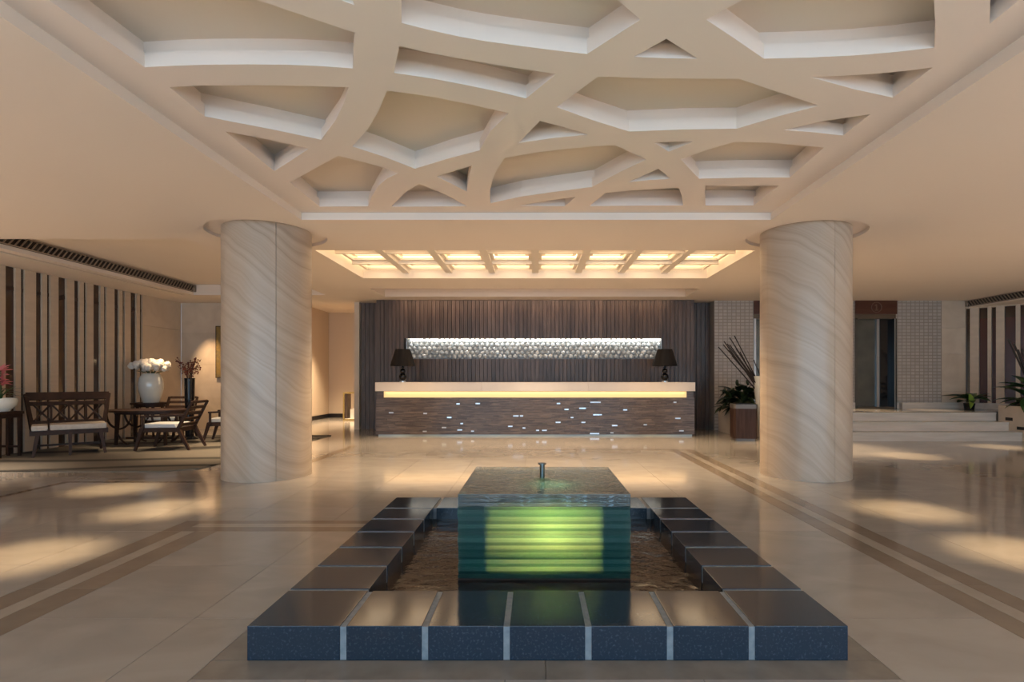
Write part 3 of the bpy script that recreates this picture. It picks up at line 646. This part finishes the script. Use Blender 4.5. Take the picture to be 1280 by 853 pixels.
GL = [(597.5, 504.6, 34), (489.7, 516, 34), (645, 520, 42), (652, 520, 24), (638, 533, 34), (655, 535, 22), (680.5, 538, 36), (591, 539, 22), (531.5, 539.3, 30), (577.5, 529.5, 20), (562, 522, 34),
      (575, 537.5, 36), (555.5, 534.5, 34), (697.5, 528, 38), (698, 504.5, 26), (744, 503, 80), (746.5, 518.5, 66), (743, 542, 70), (728, 510.5, 50), (729, 528, 30), (768, 532, 42),
      (764.5, 541, 24), (843, 503, 22), (846.5, 523, 40), (851, 538.5, 34), (806, 531, 26), (781, 512.5, 30), (532, 517, 28), (573, 505, 26), (708, 512, 32), (715, 522, 22), (672, 538, 22)]
for u, v, l in GL:
    o = link('mirror_tile', me, 'mirror_tile', ct); o.location = ((u-VU)/F*RY, -.046, H-(v-VV)/F*RY); o.scale = (l*.0027, 1, .026); o.rotation_euler = (random.uniform(-.02, .05), 0, random.uniform(-.10, .10))
light('counter_glow', 'AREA', (0, RY-.05, ZT0-.02), 5, WARM, (0, 0, 0), shape='RECTANGLE', size=2*CWX-.4, size_y=.05)

for i, u in enumerate((503.5, 831)):
    l = thing('table_lamp', ['black ball table lamp at the corridor end of the counter', 'black ball table lamp at the plant end of the counter'][i], 'lamp', ((u-VU)/F*11.85, 11.85, ZT1), 0, 'lamps on the reception counter')
    ob('base', lathe(B(), [(0, 0), (.07, 0), (.07, .025), (.03, .035), (0, .035)], 24), 'clear_base', l, True)
    for zc_, rr in [(.115, .082), (.235, .058), (.31, .03)]:
        bm = B(); bmesh.ops.create_uvsphere(bm, u_segments=20, v_segments=12, radius=rr); bm.transform(Matrix.Translation((0, 0, zc_))); ob('ball', bm, 'lamp_black', l, True)
    ob('stem', lathe(B(), [(.012, .03), (.012, .42)], 12), 'lamp_black', l, True)
    ob('lamp_shade', lathe(B(), [(.265, .345), (.155, .70), (.145, .70), (.255, .345), (.265, .345)], 40), 'lamp_shade', l, True)

# ------------------------------------------------------------------ lounge furniture
rug_poly = [(-8.2, 7.12), (-4.75, 7.12), (-4.45, 7.35), (-4.3, 8.2), (-4.25, 11.6), (-8.2, 11.6)]
o = ob('rug', prism(B(), [(x+6.2, y-9.3) for x, y in rug_poly], 0, .012), 'rug'); o.location = (-6.2, 9.3, 0.0005); tag(o, 'grey lounge rug with dark sweeping lines', 'rug')
FW = 'furniture_wood'; ZR = .0125
def make_chair():
    t = thing('lounge_chair', None, 'chair'); w_, d_ = .29, .30
    for s in (-1, 1):
        ob('leg', bar(B(), (s*(w_-.01), -d_+.03, .36), (s*w_, -d_-.07, 0), .05, .06, .032, .036), FW, t)
        ob('leg', bar(B(), (s*(w_-.01), d_-.02, .36), (s*w_, d_+.16, 0), .05, .06, .032, .036), FW, t)
        ob('back_post', bar(B(), (s*(w_-.02), d_-.03, .33), (s*(w_-.01), d_+.20, .80), .045, .05, .034, .036), FW, t)
        ob('armrest', bar(B(), (s*w_, -d_+.02, .555), (s*w_, d_+.10, .575), .05, .032), FW, t)
        ob('arm_post', bar(B(), (s*w_, -d_+.05, .34), (s*w_, -d_+.05, .55), .035, .035), FW, t)
    bm = B(); box(bm, -w_, w_, -d_, -d_+.05, .30, .37); box(bm, -w_, w_, d_-.05, d_, .30, .37); box(bm, -w_, -w_+.05, -d_+.05, d_-.05, .30, .37); box(bm, w_-.05, w_, -d_+.05, d_-.05, .30, .37); box(bm, -w_+.05, w_-.05, -d_+.05, d_-.05, .33, .36)
    ob('seat_frame', bm, FW, t)
    for k in range(5):
        f = .18+.20*k; ob('back_slat', bar(B(), (-w_+.03, d_-.03+.23*f, .33+.47*f), (w_-.03, d_-.03+.23*f, .33+.47*f), .022, .045, up=(0, .43, .9)), FW, t)
    ob('cushion', bx(-w_+.02, w_-.02, -d_+.01, d_-.07, .37, .435, .022), 'cushion_blue', t, True)
    bm = B(); tube(bm, [(w_-.04, d_-.08, .40), (w_-.02, d_-.05, .37), (w_-.015, d_-.04, .31)], .012, 6); ob('cushion_tie', bm, 'cushion_blue', t, True)
    return t
ch = make_chair()
ch.location = (-6.20, 9.42, ZR); ch.rotation_euler[2] = -PI/2+.12; ch['label'] = 'ladder-back lounge chair with pale cushion at the table, away from the column'; ch['group'] = 'ladder-back lounge chairs'
c2 = copy_tree(ch); c2.location = (-5.83, 10.62, ZR); c2.rotation_euler[2] = -PI/2+.25; c2['label'] = 'ladder-back lounge chair partly hidden by the marble column'
c3 = copy_tree(ch); c3.location = (-7.25, 11.02, ZR); c3.rotation_euler[2] = .05; c3['label'] = 'low lounge chair on the far side of the table'
# settee
t = thing('settee', 'dark wooden settee with lattice back and beige seat cushions', 'settee', (-7.40, 8.85, ZR), .72); hw, dd = .47, .30
for s in (-1, 1):
    ob('leg', bar(B(), (s*(hw-.10), -dd+.03, .38), (s*(hw-.04), -dd-.04, 0), .055, .06, .036, .04), FW, t)
    ob('leg', bar(B(), (s*(hw-.10), dd-.03, .38), (s*(hw-.05), dd+.08, 0), .055, .06, .036, .04), FW, t)
    ob('back_post', bar(B(), (s*(hw-.03), dd-.03, .34), (s*(hw+.06), dd+.20, .93), .055, .05, .045, .04), FW, t)
    ob('stretcher', bar(B(), (s*(hw-.07), -dd+.0, .14), (s*(hw-.075), dd+.04, .14), .03, .03), FW, t)
ob('leg', bar(B(), (.0, -dd+.02, .38), (.0, -dd-.03, 0), .05, .055, .034, .036), FW, t)
ob('stretcher', bar(B(), (-hw+.07, 0.02, .14), (hw-.07, 0.02, .14), .03, .03), FW, t)
bm = B(); box(bm, -hw, hw, -dd, -dd+.05, .32, .39); box(bm, -hw, hw, dd-.05, dd, .32, .39); box(bm, -hw, -hw+.05, -dd+.05, dd-.05, .32, .39); box(bm, hw-.05, hw, -dd+.05, dd-.05, .32, .39); box(bm, -hw+.05, hw-.05, -dd+.05, dd-.05, .35, .385)
ob('seat_frame', bm, FW, t)
ob('cushion', bx(-hw+.02, -.26, -dd-.01, dd-.09, .39, .47, .025), 'cushion', t, True); ob('cushion', bx(-.24, hw-.02, -dd-.01, dd-.09, .39, .475, .025), 'cushion', t, True)
bp = lambda x, f: (x, dd-.03+.23*f, .34+.59*f)
ob('strap', bar(B(), (-.25, -dd-.015, .40), (-.25, dd-.06, .49), .03, .02), FW, t)
ob('top_rail', bar(B(), bp(-hw-.06, .94), bp(hw+.06, .94), .03, .13, up=(0, .37, .93)), FW, t)
ob('mid_rail', bar(B(), bp(-hw-.03, .74), bp(hw+.03, .74), .026, .06, up=(0, .37, .93)), FW, t); ob('low_rail', bar(B(), bp(-hw, .24), bp(hw, .24), .026, .045, up=(0, .37, .93)), FW, t)
for k in range(4):
    a = -hw+.03+k*(2*hw-.06)/4; b = a+(2*hw-.06)/4
    ob('lattice_bar', bar(B(), bp(a, .26), bp(b, .72), .02, .022), FW, t); ob('lattice_bar', bar(B(), bp(b, .26), bp(a, .72), .02, .022), FW, t)
    if k: ob('upright', bar(B(), bp(a, .24), bp(a, .74), .028, .026), FW, t)
# oval table
t = thing('oval_table', 'dark oval table with arched braces in the middle of the lounge', 'table', (-7.0, 10.12, ZR), 0)
ob('tabletop', prism(B(), [(.74*math.cos(2*PI*k/40), .48*math.sin(2*PI*k/40)) for k in range(40)], .585, .62), FW, t)
ob('apron', prism(B(), [(.60*math.cos(2*PI*k/32), .36*math.sin(2*PI*k/32)) for k in range(32)], .545, .585), FW, t)
for sx in (-1, 1):
    for sy in (-1, 1):
        ob('leg', bar(B(), (sx*.42, sy*.22, .55), (sx*.44, sy*.24, 0), .055, .055, .04, .04), FW, t)
        ob('brace', tube(B(), [(sx*(.42-.24*math.sin(a)), sy*.22, .54-.26*math.cos(a)) for a in [PI/2*k/8 for k in range(9)]], .018, 6), FW, t, True)
        ob('brace', tube(B(), [(sx*(.42+.2*math.sin(a)), sy*.22, .54-.24*math.cos(a)) for a in [PI/2*k/8 for k in range(9)]], .018, 6), FW, t, True)
        ob('foot_scroll', tube(B(), [(sx*(.43-.20*k/8), sy*.23, .02+.20*(1-k/8)**2) for k in range(9)], .016, 6), FW, t, True)
ob('stretcher', bar(B(), (-.43, 0, .10), (.43, 0, .10), .035, .035), FW, t)
# vase table
t = thing('side_table', 'dark side table by the slat wall under the white vase', 'table', (-7.92, 11.45, 0), 0)
ob('tabletop', prism(B(), [(.34*math.cos(2*PI*k/32), .34*math.sin(2*PI*k/32)) for k in range(32)], .665, .70), FW, t)
ob('apron', prism(B(), [(.28*math.cos(2*PI*k/24), .24*math.sin(2*PI*k/24)) for k in range(24)], .61, .665), FW, t)
for k in range(4):
    a = PI/4+k*PI/2; ob('leg', bar(B(), (.22*math.cos(a), .20*math.sin(a), .61), (.27*math.cos(a), .25*math.sin(a), .013), .04, .04, .03, .03), FW, t)
vx, vy = -7.90, 11.45
o = ob('vase', lathe(B(), [(0, 0), (.14, 0), (.165, .05), (.215, .25), (.225, .38), (.205, .50), (.16, .585), (.145, .60), (.13, .585), (.0, .5)], 40), 'porcelain', None, True)
o.location = (vx, vy, .70); tag(o, 'large white ribbed porcelain vase holding white flowers', 'vase')
fl = thing('flower_bouquet', 'spreading bouquet of creamy white flowers in the white vase', 'flowers', (vx, vy, 1.25))
def blob(r, seed, amp=.28):
    bm = B(); bmesh.ops.create_icosphere(bm, subdivisions=3, radius=r); rnd = random.Random(seed); ds = [Vector((rnd.gauss(0, 1), rnd.gauss(0, 1), rnd.gauss(0, 1))).normalized() for _ in range(26)]
    for v in bm.verts:
        n_ = v.co.normalized(); v.co *= 1+amp*(max(n_.dot(d) for d in ds)-.9)*5
    return mesh('blossom', bm, True)
bms = [blob(.06, 3), blob(.07, 5)]
for k in range(75):
    a = random.uniform(0, 2*PI); rr = .36*math.sqrt(random.random()); o = link('blossom', bms[k % 2], 'petal_white', fl); o.location = (rr*math.cos(a), rr*.75*math.sin(a), .13+.15*(1-(rr/.42)**2)+random.uniform(-.05, .04)); s = random.uniform(.7, 1.05); o.scale = (s, s, s*.85); o.rotation_euler = (random.random()*3, random.random()*3, 0)
def leaf_mesh(name, L=1.0, wd=.2, droop=.25, n=6):
    bm = B(); prev = None
    for k in range(n+1):
        f = k/n; ww = wd*math.sin(PI*min(1, f*.92+.08))**.8*.5 if k < n else .004
        z = -droop*f*f; row = [bm.verts.new((-ww, f*L, z+ww*.35)), bm.verts.new((0, f*L, z)), bm.verts.new((ww, f*L, z+ww*.35))]
        if prev:
            for a in range(2): bm.faces.new([prev[a], prev[a+1], row[a+1], row[a]])
        prev = row
    return mesh(name, bm, True)
pm = leaf_mesh('petal', 1, .42, .35); LEAF = leaf_mesh('leaf'); LEAFN = leaf_mesh('leaf', 1, .12, .35)
def leaf(par, loc, L, yaw, pitch, m, me=None, name='leaf', roll=0):
    me0 = me or LEAF; key = me0.name+m
    if key not in LC: c = me0.copy(); c.materials.clear(); c.materials.append(MATS[m]); LC[key] = c
    o = link(name, LC[key], None, par); o.location = loc; o.rotation_euler = (pitch, roll, yaw); o.scale = (L, L, L); return o
LC = {}
for k in range(10):
    a = 2*PI*k/10; leaf(fl, (.09*math.cos(a), .09*math.sin(a), .04), .22, a-PI/2, .5, 'leaf')
for k in range(9):
    a = 2*PI*k/9; ob('stem', tube(B(), [(0, 0, -.05), (.06*math.cos(a), .06*math.sin(a), .06), (.16*math.cos(a), .14*math.sin(a), .2)], .006, 6), 'leaf', fl, True)
# black floor vase with berry twigs
bxx, byy = -6.74, 10.86
o = ob('floor_vase', lathe(B(), [(0, 0), (.15, 0), (.15, .02), (.075, .06), (.08, .4), (.092, 1.17), (.096, 1.19), (.08, 1.19), (.07, 1.0), (0, 1.0)], 32), 'black_ceramic', None, True); o.location = (bxx, byy, ZR); tag(o, 'tall slim glossy black floor vase with berry twigs', 'vase')
br = thing('berry_twigs', 'spray of reddish brown berry twigs in the black floor vase', 'branches', (bxx, byy, 1.1))
bm = B(); bmesh.ops.create_icosphere(bm, subdivisions=1, radius=.016); bme = mesh('berry', bm, True)
for k in range(16):
    a = random.uniform(0, 2*PI); rr = random.uniform(.06, .33); h = random.uniform(.30, .52)-.35*max(0, rr-.2)
    pts = [(.03*math.cos(a), .03*math.sin(a), 0), (.25*rr*math.cos(a), .25*rr*math.sin(a), h*.5), (rr*math.cos(a), rr*.7*math.sin(a), h)]
    tw = ob('twig', tube(B(), pts, .006, 5, .003), 'twig', br, True)
    for q in range(9):
        f = random.uniform(.45, 1); p = Vector(pts[1]).lerp(Vector(pts[2]), (f-.4)/.6)+Vector([random.uniform(-.03, .03) for _ in range(3)]); b_ = link('berry', bme, 'berry', tw); b_.location = p
# console with pink lilies at the edge of the frame
t = thing('console_table', 'dark console table carrying the white bowl of pink flowers', 'table', (-8.03, 8.37, 0), 0)
ob('tabletop', bx(-.28, .17, -.20, .20, .655, .70, .006), FW, t); ob('apron', bx(-.24, .14, -.18, .18, .60, .655), FW, t)
for sx in (-.22, -.04, .13):
    for sy in (-.16, .16): ob('leg', bar(B(), (sx, sy, .60), (sx, sy, .0126), .04, .04, .032, .032), FW, t)
ob('low_rail', bx(-.22, .13, -.17, -.145, .14, .17), FW, t); ob('low_rail', bx(-.22, .13, .145, .17, .14, .17), FW, t)
px_, py_ = -8.04, 8.37
o = ob('flower_bowl', lathe(B(), [(0, 0), (.11, 0), (.12, .02), (.19, .09), (.205, .16), (.195, .20), (.18, .20), (.17, .12), (0, .06)], 36), 'porcelain', None, True); o.location = (px_, py_, .70); tag(o, 'white porcelain bowl of pink lilies on the console table', 'bowl')
fl = thing('lily_arrangement', 'pink lilies with green leaves in the white bowl', 'flowers', (px_, py_, .84))
for k in range(9):
    a = random.uniform(0, 2*PI); rr = random.uniform(.03, .19); h = random.uniform(.24, .48); p = (rr*math.cos(a)+.03, rr*.7*math.sin(a)-.03, h)
    ob('stem', tube(B(), [(0, 0, 0), (p[0]*.4, p[1]*.4, h*.5), p], .006, 6), 'leaf', fl, True)
    f = thing('lily', None, None, p); f.parent = fl; f.rotation_euler = (random.uniform(-.2, .7), random.uniform(-.4, .4), 0)
    for q in range(6): leaf(f, (0, 0, 0), .145, q*PI/3, .55, 'petal_pink', pm, 'petal')
for k in range(26):
    a = random.uniform(0, 2*PI); leaf(fl, (.08*math.cos(a), .06*math.sin(a), random.uniform(.03, .20)), random.uniform(.16, .30), a-PI/2, random.uniform(.1, .8), 'leaf', LEAFN)
# painting and corridor stand
t = thing('painting', 'golden abstract painting on the end wall, half hidden by the marble column', 'painting', (-7.02, BY-.001, 1.22))
ob('canvas', bx(-.46, .46, -.04, 0, 0, 1.19), 'painting', t); bm = B()
for q in [(-.475, .475, -.015, 0), (-.475, .475, 1.19, 1.205), (-.475, -.46, 0, 1.19), (.46, .475, 0, 1.19)]: box(bm, q[0], q[1], -.045, 0, q[2], q[3])
ob('frame', bm, 'furniture_wood', t)
t = thing('display_stand', 'gold framed open display stand in the corridor', 'stand', (-5.05, 16.0, 0)); bm = B()
for sx in (-.38, .38):
    for sy in (-.2, .2): box(bm, sx-.02, sx+.02, sy-.02, sy+.02, 0, .80)
for sy in (-.2, .2): box(bm, -.36, .36, sy-.02, sy+.02, .76, .80); box(bm, -.36, .36, sy-.02, sy+.02, 0.0, .04)
for sx in (-.38, .38): box(bm, sx-.02, sx+.02, -.18, .18, .76, .80); box(bm, sx-.02, sx+.02, -.18, .18, 0, .04)
ob('frame', bm, 'gold', t); ob('shelf', bx(-.36, .36, -.18, .18, .04, .055), 'white_paint', t); ob('side_panel', bx(-.36, -.30, -.17, .17, .055, .76), 'wood_batten', t)
t = thing('white_case', 'small white case with a dark opening on the display stand', 'case', (-5.08, 16.0, .0555)); ob('body', bx(-.20, .22, -.13, .13, 0, .27, .02), 'white_paint', t); ob('opening', bx(-.06, .06, -.135, -.129, .09, .21), 'black', t)

# ------------------------------------------------------------------ plants and planters by the lifts
pl = thing('planter_box', 'long low stone planter beside the timber wall', 'planter', (4.17, 11.4, 0)); 
bm = B(); box(bm, 0, .75, 0, .06, 0, .60); box(bm, 0, .75, 1.22, 1.28, 0, .60); box(bm, 0, .06, .06, 1.22, 0, .60); box(bm, .69, .75, .06, 1.22, 0, .60); ob('box', bm, 'planter_stone', pl); ob('soil', bx(.06, .69, .06, 1.22, 0.01, .54), 'soil', pl)
t = thing('planter_shrub', 'dark leafy shrub with buds filling the stone planter', 'plant', (4.40, 11.85, .54))
for k in range(170):
    a = random.uniform(0, 2*PI); rx, ry = random.uniform(0, .42), random.uniform(0, .40); leaf(t, (rx*math.cos(a), ry*math.sin(a), random.uniform(.02, .42)), random.uniform(.22, .36), a-PI/2+random.uniform(-.6, .6), random.uniform(-.5, .9), 'leaf_dark', pm)
bm = B(); bmesh.ops.create_icosphere(bm, subdivisions=2, radius=.035); [setattr(v.co, 'z', v.co.z*1.9) for v in bm.verts]; bud = mesh('bud', bm, True)
for k in range(8):
    x, y_ = random.uniform(-.35, .32), random.uniform(-.35, .3); h = random.uniform(.38, .58); s = ob('bud_stem', tube(B(), [(x*.7, y_*.7, .1), (x, y_, h)], .006, 5), 'leaf_dark', t, True); b_ = link('bud', bud, 'leaf_dark', s); b_.location = (x, y_, h); b_.rotation_euler = (random.uniform(-.4, .4), random.uniform(-.4, .4), 0)
t = thing('litter_bin', 'dark wooden litter bin with steel bands beside the marble column', 'bin', (4.03, 10.78, 0), -.15)
def octa(hw_, hd_, c): return [(-hw_+c, -hd_), (hw_-c, -hd_), (hw_, -hd_+c), (hw_, hd_-c), (hw_-c, hd_), (-hw_+c, hd_), (-hw_, hd_-c), (-hw_, -hd_+c)]
ob('base_band', prism(B(), octa(.20, .20, .03), 0, .05), 'bin_steel', t); ob('body', prism(B(), octa(.215, .215, .035), .05, .62), 'bin_wood', t); ob('top_band', prism(B(), octa(.22, .22, .035), .62, .70), 'bin_steel', t); ob('lid', prism(B(), octa(.17, .17, .03), .70, .715), 'black', t)
svx, svy = 4.55, 11.0
o = ob('floor_vase', lathe(B(), [(0, 0), (.11, 0), (.12, .1), (.19, .8), (.245, 1.24), (.225, 1.24), (.17, .8), (0, .7)], 36), 'porcelain', None, True); o.location = (svx, svy, 0); tag(o, 'tall flaring white floor vase with dark sticks beside the column', 'vase')
t = thing('stick_bundle', 'fan of dark sticks leaning out of the white floor vase', 'sticks', (svx, svy, .72))
for k, (u, v) in enumerate([(898, 434), (905, 427), (912, 422), (918, 420), (912, 431), (909, 430), (904, 431), (911, 438), (915, 445), (925, 440), (942, 450), (920, 436)]):
    Y = svy+random.uniform(-.12, .1); tp = Vector(((u-VU)/F*Y, Y, H+(VV-v)/F*Y))-Vector((svx, svy, .72)); b0 = Vector((random.uniform(-.02, .12), random.uniform(-.06, .06), .0)); ob('stick', tube(B(), [b0, b0.lerp(tp, .5)+Vector((0, 0, .01)), tp], .013, 6, .010), 'stick', t, True)
# corner plants by the landing
t = thing('potted_plant', 'small plant with a lime green leaf on the kerb below the slats', 'plant', (9.55, EY-.5, ZP)); ob('pot', lathe(B(), [(0, 0), (.09, 0), (.11, .14), (.1, .14), (.08, .03)], 20), 'black_ceramic', t, True)
for k in range(11):
    a = 2*PI*k/11+.2; leaf(t, (.03*math.cos(a), .03*math.sin(a), .14+random.uniform(0, .1)), random.uniform(.34, .52), a-PI/2, random.uniform(.2, .8), 'leaf', pm)
leaf(t, (-.12, -.16, .34), .30, PI, -1.15, 'leaf_lime', pm)
t = thing('corner_planter', 'pale stone planter block at the end of the steps', 'planter', (SX, 10.35, 0)); ob('body', bx(0.001, 1.1, 0, .80, 0, .66, .006), 'planter_stone', t)
for k, (yy, zz) in enumerate([(.53, .40), (.27, .24)]): ob('step_light', bx(-.008, .001, yy-.07, yy+.09, zz-.03, zz+.03), 'black', t)
t = thing('palm_plant', 'broad-leaved dark green plant on the stone planter by the steps', 'plant', (SX+.30, 10.75, .66)); ob('soil_mound', lathe(B(), [(.3, 0), (.22, .05), (0, .07)], 20), 'soil', t, True)
for k in range(26):
    a = random.uniform(0, 2*PI); h = random.uniform(.08, .42); p = (random.uniform(.02, .14)*math.cos(a), random.uniform(.02, .14)*math.sin(a), h); leaf(t, p, random.uniform(.32, .55), a-PI/2, random.uniform(-.3, 1.0), 'leaf', pm)
    ob('stem', tube(B(), [(0, 0, .03), p], .007, 5), 'leaf_dark', t, True)
t = thing('stick_bundle', 'dark upright sticks rising behind the broad-leaved plant', 'sticks', (SX+.50, 10.95, .66))
for k in range(9):
    tp = (-.55+k*.09+random.uniform(-.03, .03), -.1, 1.28-.07*k+random.uniform(-.05, .05)); ob('stick', tube(B(), [(.15, 0, 0), tp], .022, 6, .016), 'stick', t, True)
# accent light on the lounge end wall
light('wall_accent', 'SPOT', (-7.62, 12.35, 2.9), 170, WARM, (math.radians(24), 0, 0), spot_size=math.radians(42), spot_blend=1.0, shadow_soft_size=.04)
